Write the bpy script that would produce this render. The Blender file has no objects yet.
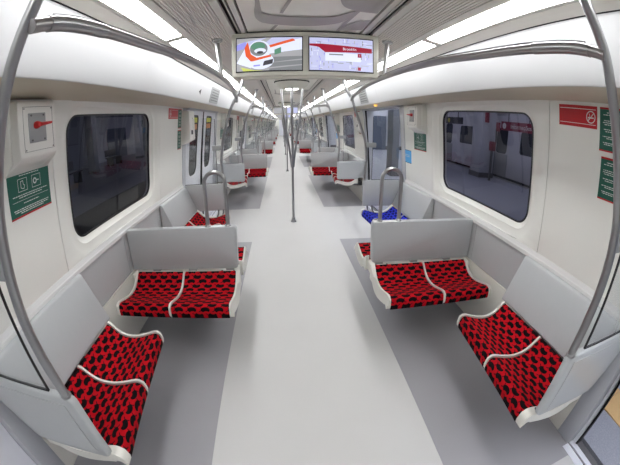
import bpy, bmesh, math, random
from mathutils import Vector, Matrix
random.seed(7)
S = bpy.context.scene
COL = S.collection
PI = math.pi

# ------------------------------------------------------------------ camera
cam_d = bpy.data.cameras.new('camera')
cam = bpy.data.objects.new('camera', cam_d)
COL.objects.link(cam)
S.camera = cam
FPX, KB, KC = 317.6, -0.0046, 0.0101          # fisheye lens: theta = u + KB u^3 + KC u^4, u = r/f
PITCH, YAW, ROLL = 0.3473, 0.0858, -0.0038
cam.location = (-0.1482, 0.0, 1.5)
cam.rotation_euler = (Matrix.Rotation(-YAW, 3, 'Z') @ Matrix.Rotation(PI/2 - PITCH, 3, 'X') @ Matrix.Rotation(ROLL, 3, 'Z')).to_euler()
cam_d.type = 'PANO'
cam_d.panorama_type = 'FISHEYE_LENS_POLYNOMIAL'
cam_d.sensor_fit = 'HORIZONTAL'
cam_d.sensor_width = 36.0
mm = 36.0 / 620.0
fm = FPX * mm
cam_d.fisheye_fov = math.radians(200)
cam_d.fisheye_polynomial_k0 = 0.0
cam_d.fisheye_polynomial_k1 = -1.0 / fm
cam_d.fisheye_polynomial_k2 = 0.0
cam_d.fisheye_polynomial_k3 = -KB / fm**3
cam_d.fisheye_polynomial_k4 = -KC / fm**4
cam_d.clip_start = 0.02
cam_d.clip_end = 300

# ------------------------------------------------------------------ world, exposure
W = bpy.data.worlds.new('world'); S.world = W
W.use_nodes = True
W.node_tree.nodes['Background'].inputs[0].default_value = (0.55, 0.6, 0.75, 1)
W.node_tree.nodes['Background'].inputs[1].default_value = 0.05
S.view_settings.view_transform = 'Standard'
S.view_settings.look = 'None'
S.view_settings.exposure = 0.12
S.view_settings.gamma = 1.0
S.view_settings.use_curve_mapping = False
LAMP = 16.0          # ceiling strip emission
PLAT = 24.0           # platform lamp emission

# ------------------------------------------------------------------ measures (metres)
NB = 7               # seat bays built
T = 5.055            # bay pitch
YC = 2.12            # centre of first bay
HD = 0.88            # half door opening
YA, YB = -2.9, YC + T*NB - 1.2
def wx(z):           # inner wall face |x| at height z
    return 1.36 - 0.082*max(0.0, z - 0.8)
ORD = ['nearest', 'second', 'third', 'fourth', 'fifth', 'sixth', 'seventh', 'eighth', 'ninth', 'tenth', 'eleventh', 'twelfth',
       'thirteenth', 'fourteenth', 'fifteenth', 'sixteenth', 'seventeenth', 'eighteenth', 'nineteenth', 'twentieth', 'twenty-first', 'twenty-second', 'twenty-third', 'twenty-fourth', 'twenty-fifth', 'twenty-sixth', 'twenty-seventh', 'twenty-eighth', 'twenty-ninth', 'thirtieth', 'thirty-first', 'thirty-second']
SN = {-1: 'left', 1: 'right'}

# ------------------------------------------------------------------ materials
MATS = {}
def mat(name, col, rough=0.5, metal=0.0, coat=0.0, noise=0.0, nscale=8.0, emit=None, estr=0.0, bump=0.0, spec=0.5):
    m = bpy.data.materials.new(name); m.use_nodes = True
    nt = m.node_tree; b = nt.nodes['Principled BSDF']
    b.inputs['Base Color'].default_value = (*col, 1)
    b.inputs['Roughness'].default_value = rough
    b.inputs['Metallic'].default_value = metal
    b.inputs['Coat Weight'].default_value = coat
    b.inputs['Coat Roughness'].default_value = 0.12
    b.inputs['Specular IOR Level'].default_value = spec
    if emit:
        b.inputs['Emission Color'].default_value = (*emit, 1)
        b.inputs['Emission Strength'].default_value = estr
    if noise or bump:
        tc = nt.nodes.new('ShaderNodeTexCoord')
        n = nt.nodes.new('ShaderNodeTexNoise'); n.inputs['Scale'].default_value = nscale; n.inputs['Detail'].default_value = 5
        nt.links.new(tc.outputs['Object'], n.inputs['Vector'])
        if noise:
            r = nt.nodes.new('ShaderNodeMapRange')
            r.inputs['To Min'].default_value = 1 - noise; r.inputs['To Max'].default_value = 1 + noise
            nt.links.new(n.outputs['Fac'], r.inputs['Value'])
            v = nt.nodes.new('ShaderNodeVectorMath'); v.operation = 'SCALE'
            v.inputs[0].default_value = col
            nt.links.new(r.outputs['Result'], v.inputs['Scale'])
            nt.links.new(v.outputs['Vector'], b.inputs['Base Color'])
        if bump:
            bp = nt.nodes.new('ShaderNodeBump'); bp.inputs['Strength'].default_value = bump; bp.inputs['Distance'].default_value = 0.002
            nt.links.new(n.outputs['Fac'], bp.inputs['Height']); nt.links.new(bp.outputs['Normal'], b.inputs['Normal'])
    MATS[name] = m
    return m

M_wall = mat('wall_white', (0.80, 0.80, 0.755), 0.32, coat=0.25, noise=0.015, nscale=3)
M_cove = mat('cove_white', (0.63, 0.635, 0.64), 0.38, noise=0.01, nscale=2)
M_soff = mat('cove_beige', (0.60, 0.55, 0.44), 0.45, noise=0.02)
M_belt = mat('belt_white', (0.74, 0.74, 0.73), 0.25, coat=0.4, noise=0.01)
M_grey = mat('laminate_grey', (0.47, 0.485, 0.495), 0.30, coat=0.35, noise=0.02, nscale=30)
M_pan = mat('panel_grey', (0.455, 0.472, 0.482), 0.30, coat=0.35, noise=0.02, nscale=30)
M_ivory = mat('shell_ivory', (0.74, 0.72, 0.66), 0.3, coat=0.3, noise=0.015)
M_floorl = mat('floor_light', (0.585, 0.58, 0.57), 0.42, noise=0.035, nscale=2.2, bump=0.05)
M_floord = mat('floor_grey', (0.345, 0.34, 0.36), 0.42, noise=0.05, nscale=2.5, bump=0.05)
M_steel = mat('brushed_steel', (0.40, 0.40, 0.405), 0.28, metal=1.0, noise=0.04, nscale=40)
M_rail = mat('rail_steel', (0.36, 0.345, 0.34), 0.30, metal=0.9, noise=0.04, nscale=40)
M_dsteel = mat('dark_steel', (0.16, 0.155, 0.16), 0.4, metal=0.6, noise=0.05)
M_black = mat('black_rubber', (0.012, 0.012, 0.014), 0.5, noise=0.1)
M_dark = mat('dark_groove', (0.02, 0.018, 0.016), 0.8, noise=0.1)
M_ceil = mat('ceiling_beige', (0.84, 0.82, 0.74), 0.35, noise=0.02, nscale=4)
M_rib = mat('ribbed_grey', (0.78, 0.735, 0.69), 0.5, noise=0.03, nscale=12)
M_art = mat('ceiling_art_grey', (0.36, 0.335, 0.305), 0.35, noise=0.03)
M_frame = mat('lamp_frame', (0.64, 0.62, 0.57), 0.4, noise=0.02)
M_lamp = mat('lamp_diffuser', (0.9, 0.9, 0.9), 0.5, emit=(0.985, 0.992, 1.0), estr=LAMP, noise=0.001)
M_lens = mat('spot_lens', (0.9, 0.9, 0.9), 0.5, emit=(1.0, 0.98, 0.95), estr=5.0, noise=0.001)
M_door = mat('door_lavender', (0.76, 0.77, 0.83), 0.35, metal=0.0, coat=0.2, noise=0.02)
M_post = mat('door_post', (0.50, 0.51, 0.55), 0.35, metal=0.1, coat=0.2, noise=0.02)
M_red = mat('sign_red', (0.50, 0.012, 0.02), 0.35, noise=0.02)
M_green = mat('sign_green', (0.012, 0.11, 0.075), 0.35, noise=0.02)
M_blue = mat('sign_blue', (0.07, 0.40, 0.80), 0.35, noise=0.02)
M_ink = mat('sign_white', (0.70, 0.74, 0.72), 0.5, noise=0.02)
M_navy = mat('ink_navy', (0.03, 0.08, 0.2), 0.5, noise=0.02)
M_handle = mat('handle_red', (0.62, 0.02, 0.02), 0.3, coat=0.3, noise=0.02)
M_box = mat('box_white', (0.80, 0.79, 0.75), 0.35, noise=0.01)
M_plate = mat('plate_grey', (0.34, 0.35, 0.35), 0.4, metal=0.2, noise=0.03)
M_hous = mat('screen_housing', (0.66, 0.65, 0.57), 0.4, noise=0.02)
M_orange = mat('amber_lens', (0.9, 0.45, 0.05), 0.4, emit=(1.0, 0.5, 0.06), estr=1.6, noise=0.001)
M_plat = mat('platform_granite', (0.30, 0.31, 0.36), 0.55, noise=0.30, nscale=90)
M_tact = mat('tactile_tan', (0.62, 0.40, 0.18), 0.6, noise=0.06, nscale=30)
M_platd = mat('platform_dark', (0.10, 0.105, 0.13), 0.3, noise=0.10, nscale=6)
M_trench = mat('track_dark', (0.02, 0.02, 0.022), 0.9, noise=0.2)
M_bwall = mat('station_wall', (0.50, 0.51, 0.56), 0.6, noise=0.05, nscale=1.5)
M_bwall2 = mat('station_wall_dark', (0.16, 0.17, 0.20), 0.6, noise=0.08, nscale=1.5)
M_bdoor = mat('station_door', (0.10, 0.12, 0.17), 0.5, noise=0.05)
M_yel = mat('yellow_door', (0.42, 0.34, 0.12), 0.5, noise=0.05)
M_train = mat('train_body', (0.60, 0.60, 0.64), 0.35, coat=0.2, noise=0.02)
M_twin = mat('train_window', (0.03, 0.035, 0.05), 0.15, noise=0.02)
M_psign = mat('station_sign_red', (0.20, 0.01, 0.03), 0.4, noise=0.02)
M_pblack = mat('station_sign_black', (0.02, 0.02, 0.03), 0.4, noise=0.02)
M_pyel = mat('sign_yellow', (0.55, 0.50, 0.06), 0.4, noise=0.02)
M_plamp = mat('platform_lamp', (0.9, 0.9, 0.9), 0.5, emit=(0.86, 0.90, 1.0), estr=PLAT, noise=0.001)
M_stick = mat('sticker_yellow', (0.62, 0.62, 0.06), 0.5, noise=0.02)
M_stick2 = mat('sticker_orange', (0.62, 0.25, 0.10), 0.5, noise=0.02)

def glass(name, tint, refl=1.0, rough=0.0):
    m = bpy.data.materials.new(name); m.use_nodes = True
    nt = m.node_tree; nt.nodes.clear()
    out = nt.nodes.new('ShaderNodeOutputMaterial')
    tr = nt.nodes.new('ShaderNodeBsdfTransparent'); tr.inputs[0].default_value = (*tint, 1)
    gl = nt.nodes.new('ShaderNodeBsdfGlossy'); gl.inputs['Roughness'].default_value = rough; gl.inputs['Color'].default_value = (refl, refl, refl, 1)
    lw = nt.nodes.new('ShaderNodeLayerWeight'); lw.inputs['Blend'].default_value = 0.5
    pw = nt.nodes.new('ShaderNodeMath'); pw.operation = 'POWER'; pw.inputs[1].default_value = 5
    nt.links.new(lw.outputs['Facing'], pw.inputs[0])
    fr = nt.nodes.new('ShaderNodeMath'); fr.operation = 'MULTIPLY_ADD'; fr.inputs[1].default_value = 0.90; fr.inputs[2].default_value = 0.035
    nt.links.new(pw.outputs[0], fr.inputs[0])
    mx = nt.nodes.new('ShaderNodeMixShader')
    nt.links.new(fr.outputs[0], mx.inputs[0]); nt.links.new(tr.outputs[0], mx.inputs[1]); nt.links.new(gl.outputs[0], mx.inputs[2])
    nt.links.new(mx.outputs[0], out.inputs[0])
    MATS[name] = m
    return m
M_glass = glass('window_glass', (0.25, 0.245, 0.295))
M_cglass = glass('screen_glass', (0.955, 0.962, 0.96))

def fabric(name, base, dark, dark2):
    m = bpy.data.materials.new(name); m.use_nodes = True
    nt = m.node_tree; N = nt.nodes; L = nt.links
    b = N['Principled BSDF']
    b.inputs['Roughness'].default_value = 0.85
    b.inputs['Specular IOR Level'].default_value = 0.12
    uv = N.new('ShaderNodeUVMap'); uv.uv_map = 'UVMap'
    sp = N.new('ShaderNodeSeparateXYZ'); L.new(uv.outputs[0], sp.inputs[0])
    def m_(op, a, c=None, d=None):
        n = N.new('ShaderNodeMath'); n.operation = op
        for i, q in enumerate((a, c, d)):
            if q is None: continue
            if isinstance(q, (int, float)): n.inputs[i].default_value = q
            else: L.new(q, n.inputs[i])
        return n.outputs[0]
    PU, PV = 0.088, 0.037
    v = m_('DIVIDE', sp.outputs['Y'], PV)
    row = m_('FLOOR', v)
    par = m_('SUBTRACT', m_('MULTIPLY', m_('MODULO', m_('ADD', row, 100), 2), 2), 1)
    fv = m_('MULTIPLY', m_('SUBTRACT', m_('FRACT', v), 0.5), par)
    u = m_('ADD', m_('DIVIDE', sp.outputs['X'], PU), m_('MULTIPLY', row, 0.5))
    fu = m_('SUBTRACT', m_('FRACT', u), 0.5)
    # crescent: inside ellipse A, outside ellipse B shifted along v; thin outlines between
    def ell(cu, cv, ru, rv):
        a = m_('DIVIDE', m_('SUBTRACT', fu, cu), ru); c = m_('DIVIDE', m_('SUBTRACT', fv, cv), rv)
        return m_('SQRT', m_('ADD', m_('MULTIPLY', a, a), m_('MULTIPLY', c, c)))
    A = m_('LESS_THAN', ell(0, 0.0, 0.335, 0.50), 1.0)
    B = m_('GREATER_THAN', ell(-0.05, -0.60, 0.22, 0.38), 1.0)
    c1 = m_('MULTIPLY', A, B)
    ring = m_('LESS_THAN', m_('ABSOLUTE', m_('SUBTRACT', ell(0.5, 0.2, 0.20, 0.52), 1.0)), 0.17)
    mx = N.new('ShaderNodeMix'); mx.data_type = 'RGBA'
    mx.inputs[6].default_value = (*base, 1); mx.inputs[7].default_value = (*dark2, 1); L.new(ring, mx.inputs[0])
    mx2 = N.new('ShaderNodeMix'); mx2.data_type = 'RGBA'
    L.new(mx.outputs[2], mx2.inputs[6]); mx2.inputs[7].default_value = (*dark, 1); L.new(c1, mx2.inputs[0])
    L.new(mx2.outputs[2], b.inputs['Base Color'])
    no = N.new('ShaderNodeTexNoise'); no.inputs['Scale'].default_value = 500
    bp = N.new('ShaderNodeBump'); bp.inputs['Strength'].default_value = 0.25; bp.inputs['Distance'].default_value = 0.001
    L.new(no.outputs[0], bp.inputs['Height']); L.new(bp.outputs['Normal'], b.inputs['Normal'])
    MATS[name] = m
    return m
F_red = fabric('seat_fabric_red', (0.44, 0.003, 0.009), (0.006, 0.002, 0.003), (0.10, 0.002, 0.010))
F_blue = fabric('seat_fabric_blue', (0.035, 0.05, 0.62), (0.008, 0.01, 0.12), (0.02, 0.025, 0.3))

# ------------------------------------------------------------------ mesh helpers
class MB:
    def __init__(s): s.v = []; s.f = []; s.uv = None
    def add(s, vs, fs):
        o = len(s.v); s.v += [tuple(p) for p in vs]; s.f += [tuple(i + o for i in f) for f in fs]; return s
    def box(s, x0, x1, y0, y1, z0, z1):
        if x0 > x1: x0, x1 = x1, x0
        return s.add([(x0,y0,z0),(x1,y0,z0),(x1,y1,z0),(x0,y1,z0),(x0,y0,z1),(x1,y0,z1),(x1,y1,z1),(x0,y1,z1)],
                     [(0,3,2,1),(4,5,6,7),(0,1,5,4),(1,2,6,5),(2,3,7,6),(3,0,4,7)])
    def prism(s, prof, a0, a1, fn):
        """closed profile (list of 2-tuples), extruded from a0 to a1; fn(p, a) -> xyz"""
        n = len(prof)
        vs = [fn(p, a0) for p in prof] + [fn(p, a1) for p in prof]
        fs = [(i, (i+1) % n, n + (i+1) % n, n + i) for i in range(n)]
        fs += [tuple(range(n-1, -1, -1)), tuple(range(n, 2*n))]
        return s.add(vs, fs)
    def tube(s, pts, r, seg=12, cap=True):
        pts = [Vector(p) for p in pts]; n = len(pts)
        rs = r if isinstance(r, (list, tuple)) else [r]*n
        vs = []; up = None
        for i, p in enumerate(pts):
            t = (pts[min(i+1, n-1)] - pts[max(i-1, 0)]).normalized()
            if up is None:
                up = Vector((0, 0, 1)) if abs(t.z) < 0.9 else Vector((1, 0, 0))
            a = (up - t*up.dot(t)).normalized(); up = a; b = t.cross(a)
            for k in range(seg):
                q = 2*PI*k/seg; vs.append(p + (a*math.cos(q) + b*math.sin(q))*rs[i])
        fs = []
        for i in range(n-1):
            for k in range(seg):
                k2 = (k+1) % seg
                fs.append((i*seg+k, i*seg+k2, (i+1)*seg+k2, (i+1)*seg+k))
        if cap: fs += [tuple(range(seg-1, -1, -1)), tuple(range((n-1)*seg, n*seg))]
        return s.add(vs, fs)
    def lathe(s, prof, cx, cy, seg=24):
        vs = []; fs = []
        for (r, z) in prof:
            for k in range(seg):
                q = 2*PI*k/seg; vs.append((cx + r*math.cos(q), cy + r*math.sin(q), z))
        n = len(prof)
        for i in range(n-1):
            for k in range(seg):
                k2 = (k+1) % seg; fs.append((i*seg+k, i*seg+k2, (i+1)*seg+k2, (i+1)*seg+k))
        fs += [tuple(range(seg-1, -1, -1)), tuple(range((n-1)*seg, n*seg))]
        return s.add(vs, fs)
def spline(ctrl, n=8):
    P = [Vector(p) for p in ctrl]; out = []
    for i in range(len(P)-1):
        p0 = P[max(i-1, 0)]; p1 = P[i]; p2 = P[i+1]; p3 = P[min(i+2, len(P)-1)]
        for k in range(n):
            t = k/n
            out.append(0.5*((2*p1) + (p2-p0)*t + (2*p0-5*p1+4*p2-p3)*t*t + (-p0+3*p1-3*p2+p3)*t**3))
    out.append(P[-1]); return out
ORIG = {}
def obj(name, mb, m, parent=None, smooth=False, bevel=0.0, kind=None, uv=None):
    me = bpy.data.meshes.new(name)
    og = ORIG.get(parent.name, Vector((0, 0, 0))) if parent else Vector((0, 0, 0))
    me.from_pydata([Vector(p) - og for p in mb.v], [], mb.f)
    if uv is not None:
        l = me.uv_layers.new(name='UVMap')
        for li, lp in enumerate(me.loops): l.data[li].uv = uv[lp.vertex_index]
    bm = bmesh.new(); bm.from_mesh(me)
    bmesh.ops.recalc_face_normals(bm, faces=bm.faces)
    if bevel:
        es = [e for e in bm.edges if len(e.link_faces) == 2 and e.calc_face_angle(0) > 0.6]
        bmesh.ops.bevel(bm, geom=es, offset=bevel, segments=2, profile=0.5, affect='EDGES', clamp_overlap=True)
    if smooth or bevel:
        for f in bm.faces: f.smooth = True
        for e in bm.edges:
            if len(e.link_faces) == 2 and e.calc_face_angle(0) > 0.75: e.smooth = False
    bm.to_mesh(me); bm.free()
    me.materials.append(m)
    o = bpy.data.objects.new(name, me); COL.objects.link(o)
    ORIG[o.name] = og
    if name in ('pictogram', 'sign_text', 'sign_rules', 'sign_border'): o['kind'] = 'stuff'
    if parent: o.parent = parent
    if kind: o['kind'] = kind
    return o
def empty(name, loc, label=None, cat=None, group=None, kind=None):
    o = bpy.data.objects.new(name, None); COL.objects.link(o)
    o.location = loc; o.empty_display_size = 0.1; ORIG[o.name] = Vector(loc)
    tag(o, label, cat, group, kind)
    return o
def tag(o, label=None, cat=None, group=None, kind=None):
    if label: o['label'] = label
    if cat: o['category'] = cat
    if group: o['group'] = group
    if kind: o['kind'] = kind
    return o
def copy_tree(root, dx, dy, label=None, group=None):
    """copy a thing with its parts and sub-parts (matrices follow the new root location)"""
    r = root.copy(); COL.objects.link(r)
    r.location = root.location + Vector((dx, dy, 0))
    if label: r['label'] = label
    if group: r['group'] = group
    for ch in list(root.children):
        c = ch.copy(); COL.objects.link(c); c.parent = r
        for g in list(ch.children):
            d = g.copy(); COL.objects.link(d); d.parent = c
    return r
def rrect(y0, y1, z0, z1, r, off=0.0, n=8, rb=None):
    """rounded rectangle loop; rb = radius of the lower corners"""
    y0 -= off; y1 += off; z0 -= off; z1 += off
    rt = max(r + off, 0.002); rbm = max((rb if rb else r) + off, 0.002)
    pts = []
    for (cy, cz, a0, rr) in ((y1-rt, z1-rt, 0, rt), (y0+rt, z1-rt, PI/2, rt), (y0+rbm, z0+rbm, PI, rbm), (y1-rbm, z0+rbm, 1.5*PI, rbm)):
        for k in range(n+1):
            a = a0 + PI/2*k/n; pts.append((cy + rr*math.cos(a), cz + rr*math.sin(a)))
    return pts
def rect_loop(y0, y1, z0, z1, n=8):
    """same count as rrect: each corner group spread along the rectangle edges"""
    pts = []
    cy, cz = (y0+y1)/2, (z0+z1)/2
    quads = [((y1, cz), (y1, z1), (cy, z1)), ((cy, z1), (y0, z1), (y0, cz)), ((y0, cz), (y0, z0), (cy, z0)), ((cy, z0), (y1, z0), (y1, cz))]
    h = n//2
    for a, b, c in quads:
        for k in range(n+1):
            if k <= h: t = k/h; pts.append((a[0] + (b[0]-a[0])*(0.35+0.65*t), a[1] + (b[1]-a[1])*(0.35+0.65*t)))
            else: t = (k-h)/(n-h); pts.append((b[0] + (c[0]-b[0])*t*0.65, b[1] + (c[1]-b[1])*t*0.65))
    return pts
def wallpt(side, off):
    return lambda p, d=0.0: (side*(wx(p[1]) + off + d), p[0], p[1])
def bands(loops, fn):
    """loops = [(pts, depth)]; joins consecutive loops"""
    mb = MB(); n = len(loops[0][0]); vs = []; fs = []
    for pts, d in loops: vs += [fn(p, d) for p in pts]
    for i in range(len(loops)-1):
        for k in range(n):
            k2 = (k+1) % n; fs.append((i*n+k, i*n+k2, (i+1)*n+k2, (i+1)*n+k))
    return mb.add(vs, fs)

def text_mesh(name, body, size, m, parent, M4, extrude=0.0):
    cu = bpy.data.curves.new(name, 'FONT'); cu.body = body; cu.size = size; cu.extrude = extrude; cu.align_x = 'CENTER'; cu.align_y = 'CENTER'
    tmp = bpy.data.objects.new(name, cu); COL.objects.link(tmp)
    dg = bpy.context.evaluated_depsgraph_get(); me = bpy.data.meshes.new_from_object(tmp.evaluated_get(dg))
    bpy.data.objects.remove(tmp)
    me.transform(Matrix.Translation(-ORIG[parent.name]) @ M4); me.materials.clear(); me.materials.append(m)
    o = bpy.data.objects.new(name, me); COL.objects.link(o)
    o.parent = parent; ORIG[o.name] = ORIG[parent.name]; o['kind'] = 'stuff'
    return o

# ================================================================== SETTING
# ---- floor
mb = MB(); mb.box(-1.36, 1.36, YA, YB, -0.06, 0.0)
floor = obj('floor', mb, M_floorl, kind='structure')
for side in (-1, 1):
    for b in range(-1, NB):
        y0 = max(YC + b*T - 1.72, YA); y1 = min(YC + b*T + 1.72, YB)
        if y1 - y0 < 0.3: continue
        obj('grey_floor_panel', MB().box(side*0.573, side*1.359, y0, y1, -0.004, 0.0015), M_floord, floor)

# ---- lower/upper walls
def door_y(k): return YC + (k + 0.5)*T                # centre of door k (k = -1 is beside the camera)
walls = {}
for side in (-1, 1):
    w = empty('wall_' + SN[side], (side*1.4, 0, 0), kind='structure'); walls[side] = w
    for b in range(-1, NB):
        c = YC + b*T
        s0, s1 = c - T/2 + HD, c + T/2 - HD           # solid wall from door to door
        if s1 < YA: continue
        p0, p1 = s0 + 0.12, s1 - 0.12                 # door posts take 0.12 m
        if p0 < YA: p0 = YA
        if p1 > YB: p1 = YB
        g = 0.0025
        # lower grey wall panels
        cuts = [p0, c - 0.78, c - 0.07, c + 0.07, c + 0.78, p1]
        cuts = [q for q in cuts if p0 <= q <= p1]
        if cuts[0] != p0: cuts = [p0] + cuts
        for a, e in zip(cuts, cuts[1:]):
            if e - a > 0.02:
                obj('lower_panel', MB().box(side*1.36, side*1.39, a + g, e - g, 0.472, 0.782), M_grey, w)
        obj('skirt_panel', MB().box(side*1.355, side*1.39, p0, p1, 0.003, 0.468), M_ivory, w)
        # dark backing so that joints read as dark lines
        obj('backing_panel', MB().box(side*1.375, side*1.40, p0, p1, 0.0, 0.79), M_dark, w)
        # belt rail
        prof = [(1.362, 0.780), (1.350, 0.780), (1.346, 0.785), (1.346, 0.808), (1.350, 0.814), (1.356, 0.838), (1.40, 0.838), (1.40, 0.780)]
        obj('belt_rail', MB().prism(prof, p0, p1, lambda p, a: (side*p[0], a, p[1])), M_belt, w)
        # upper wall: window panel in the middle, plain panels at both ends
        w0, w1 = c - 0.79, c + 0.79
        Z0, Z1 = 0.836, 1.76
        if w0 > YA:
            n = 8
            hy0, hy1, hz0, hz1 = c - 0.60, c + 0.61, 0.950, 1.655
            f = wallpt(side, 0.0)
            loops = [(rect_loop(w0 + g, w1 - g, Z0, Z1, n), 0.03), (rect_loop(w0 + g, w1 - g, Z0, Z1, n), 0.0),
                     (rrect(hy0, hy1, hz0, hz1, 0.10, 0.118, n), 0.0), (rrect(hy0, hy1, hz0, hz1, 0.10, 0.102, n), 0.012),
                     (rrect(hy0, hy1, hz0, hz1, 0.10, 0.050, n), 0.018), (rrect(hy0, hy1, hz0, hz1, 0.10, 0.044, n), 0.026),
                     (rrect(hy0, hy1, hz0, hz1, 0.10, 0.012, n), 0.040), (rrect(hy0, hy1, hz0, hz1, 0.10, 0.010, n), 0.075)]
            obj('window_panel', bands(loops, f), M_wall, w, smooth=True)
            win = empty('window_%d' % (b*2 + (1 if side < 0 else 2)) if b >= 0 else 'window_0', (side*1.4, c, 1.3), kind='structure')
            lo = [(rrect(hy0, hy1, hz0, hz1, 0.10, 0.011, n), 0.052), (rrect(hy0, hy1, hz0, hz1, 0.10, 0.011, n), 0.038), (rrect(hy0, hy1, hz0, hz1, 0.10, 0.000, n), 0.037), (rrect(hy0, hy1, hz0, hz1, 0.10, 0.000, n), 0.052)]
            obj('window_gasket', bands(lo, f), M_black, win, smooth=True)
            pts = rrect(hy0, hy1, hz0, hz1, 0.10, 0.004, n)
            mbg = MB(); k = len(pts)
            mbg.add([f(p, 0.044) for p in pts], [tuple(range(k))])
            obj('pane', mbg, M_glass, win)
            segs = [(p0, w0), (w1, p1)]
        else:
            segs = [(p0, p1)]
        for a, e in segs:
            if e - a < 0.05: continue
            prof = [(wx(Z0), Z0), (wx(Z1), Z1), (wx(Z1) + 0.03, Z1), (wx(Z0) + 0.03, Z0)]
            obj('wall_panel', MB().prism(prof, a + g, e - g, lambda p, q: (side*p[0], q, p[1])), M_wall, w)
        # shadow-gap backing pieces behind the seams
        for q in (w0, w1):
            if p0 < q < p1:
                prof = [(wx(Z0) + 0.012, Z0), (wx(Z1) + 0.012, Z1), (wx(Z1) + 0.03, Z1), (wx(Z0) + 0.03, Z0)]
                obj('joint_strip', MB().prism(prof, q - 0.0024, q + 0.0024, lambda p, a: (side*p[0], a, p[1])), M_dark, w)

def dpt(side, off):
    return lambda p, d=0.0: (side*(1.404 - 0.112*max(0.0, p[1] - 0.65) + d), p[0], p[1])
# ---- doors (left closed, right open)
dn = 0
for k in range(-1, NB - 1):
    c = door_y(k)
    for side in (-1, 1):
        dn += 1
        d = empty('door_%d' % dn, (side*1.4, c, 0), kind='structure')
        for s in (-1, 1):
            prof = [(1.352, 0.0), (1.352, 0.8), (wx(1.76) - 0.008, 1.76), (1.46, 1.76), (1.46, 0.0)]
            a, e = sorted((c + s*HD, c + s*(HD + 0.12)))
            obj('door_post', MB().prism(prof, a, e, lambda p, q: (side*p[0], q, p[1])), M_post, d, bevel=0.006)
        obj('lintel', MB().box(side*1.24, side*1.46, c - HD, c + HD, 1.72, 1.80), M_post, d)
        lf = 0.035
        f = dpt(side, lf); dx = lambda z: 1.404 - 0.112*max(0.0, z - 0.65)
        for s in (-1, 1):
            if side < 0: a, e = sorted((c + s*0.006, c + s*(HD - 0.002)))
            else: a, e = sorted((c + s*(HD - 0.03), c + s*(HD - 0.002)))
            if side < 0:
                hy0, hy1 = sorted((c + s*0.235, c + s*0.62))
                n = 8
                loops = [(rect_loop(a, e, 0.0, 1.735, n), 0.04), (rect_loop(a, e, 0.0, 1.735, n), 0.0), (rrect(hy0, hy1, 0.86, 1.655, 0.06, 0.028, n, rb=0.13), 0.0),
                         (rrect(hy0, hy1, 0.86, 1.655, 0.06, 0.008, n, rb=0.13), 0.01), (rrect(hy0, hy1, 0.86, 1.655, 0.06, 0.006, n, rb=0.13), 0.03)]
                leaf = obj('door_leaf', bands(loops, f), M_door, d, smooth=True)
                lo = [(rrect(hy0, hy1, 0.86, 1.655, 0.06, 0.010, n, rb=0.13), 0.008), (rrect(hy0, hy1, 0.86, 1.655, 0.06, -0.004, n, rb=0.13), 0.008), (rrect(hy0, hy1, 0.86, 1.655, 0.06, -0.004, n, rb=0.13), 0.02)]
                obj('door_gasket', bands(lo, f), M_black, leaf, smooth=True)
                pts = rrect(hy0, hy1, 0.86, 1.655, 0.06, 0.004, n, rb=0.13)
                obj('pane', MB().add([f(p, 0.014) for p in pts], [tuple(range(len(pts)))]), M_glass, leaf)
                for z0, z1, mm_ in ((1.565, 1.632, M_stick), (1.47, 1.545, M_stick2)):
                    q0, q1 = hy0 + 0.05, hy1 - 0.05
                    obj('sticker', MB().add([f((q0, z0), 0.011), f((q1, z0), 0.011), f((q1, z1), 0.011), f((q0, z1), 0.011)], [(0, 1, 2, 3)]), mm_, leaf)
                a2, e2 = sorted((c + s*0.004, c + s*0.02))
                prof = [(dx(0) - 0.004, 0), (dx(0.65) - 0.004, 0.65), (dx(1.735) - 0.004, 1.735), (dx(1.735) + 0.03, 1.735), (dx(0) + 0.03, 0)]
                obj('door_edge_seal', MB().prism(prof, a2, e2, lambda p, q: (side*p[0], q, p[1])), M_black, leaf)
            else:
                prof = [(dx(0), 0.01), (dx(0.65), 0.65), (dx(1.735), 1.735), (dx(1.735) + 0.035, 1.735), (dx(0) + 0.035, 0.01)]
                leaf = obj('door_leaf', MB().prism(prof, a, e, lambda p, q: (side*p[0], q, p[1])), M_door, d)
                a2, e2 = sorted((c + s*(HD - 0.042), c + s*(HD - 0.03)))
                obj('door_edge_seal', MB().prism(prof, a2, e2, lambda p, q: (side*p[0], q, p[1])), M_black, leaf)
        # threshold plates
        obj('threshold_bar', MB().box(side*1.31, side*1.362, c - HD, c + HD, -0.01, 0.004), M_door, d)
        obj('threshold_slot', MB().box(side*1.358, side*1.395, c - HD, c + HD, -0.05, -0.008), M_black, d)
        obj('outer_sill', MB().box(side*1.378, side*1.415, c - HD, c + HD, -0.03, 0.003), M_door, d)
        obj('sill_edge', MB().box(side*1.415, side*1.475, c - HD, c + HD, -0.06, -0.01), M_dsteel, d)

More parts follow.
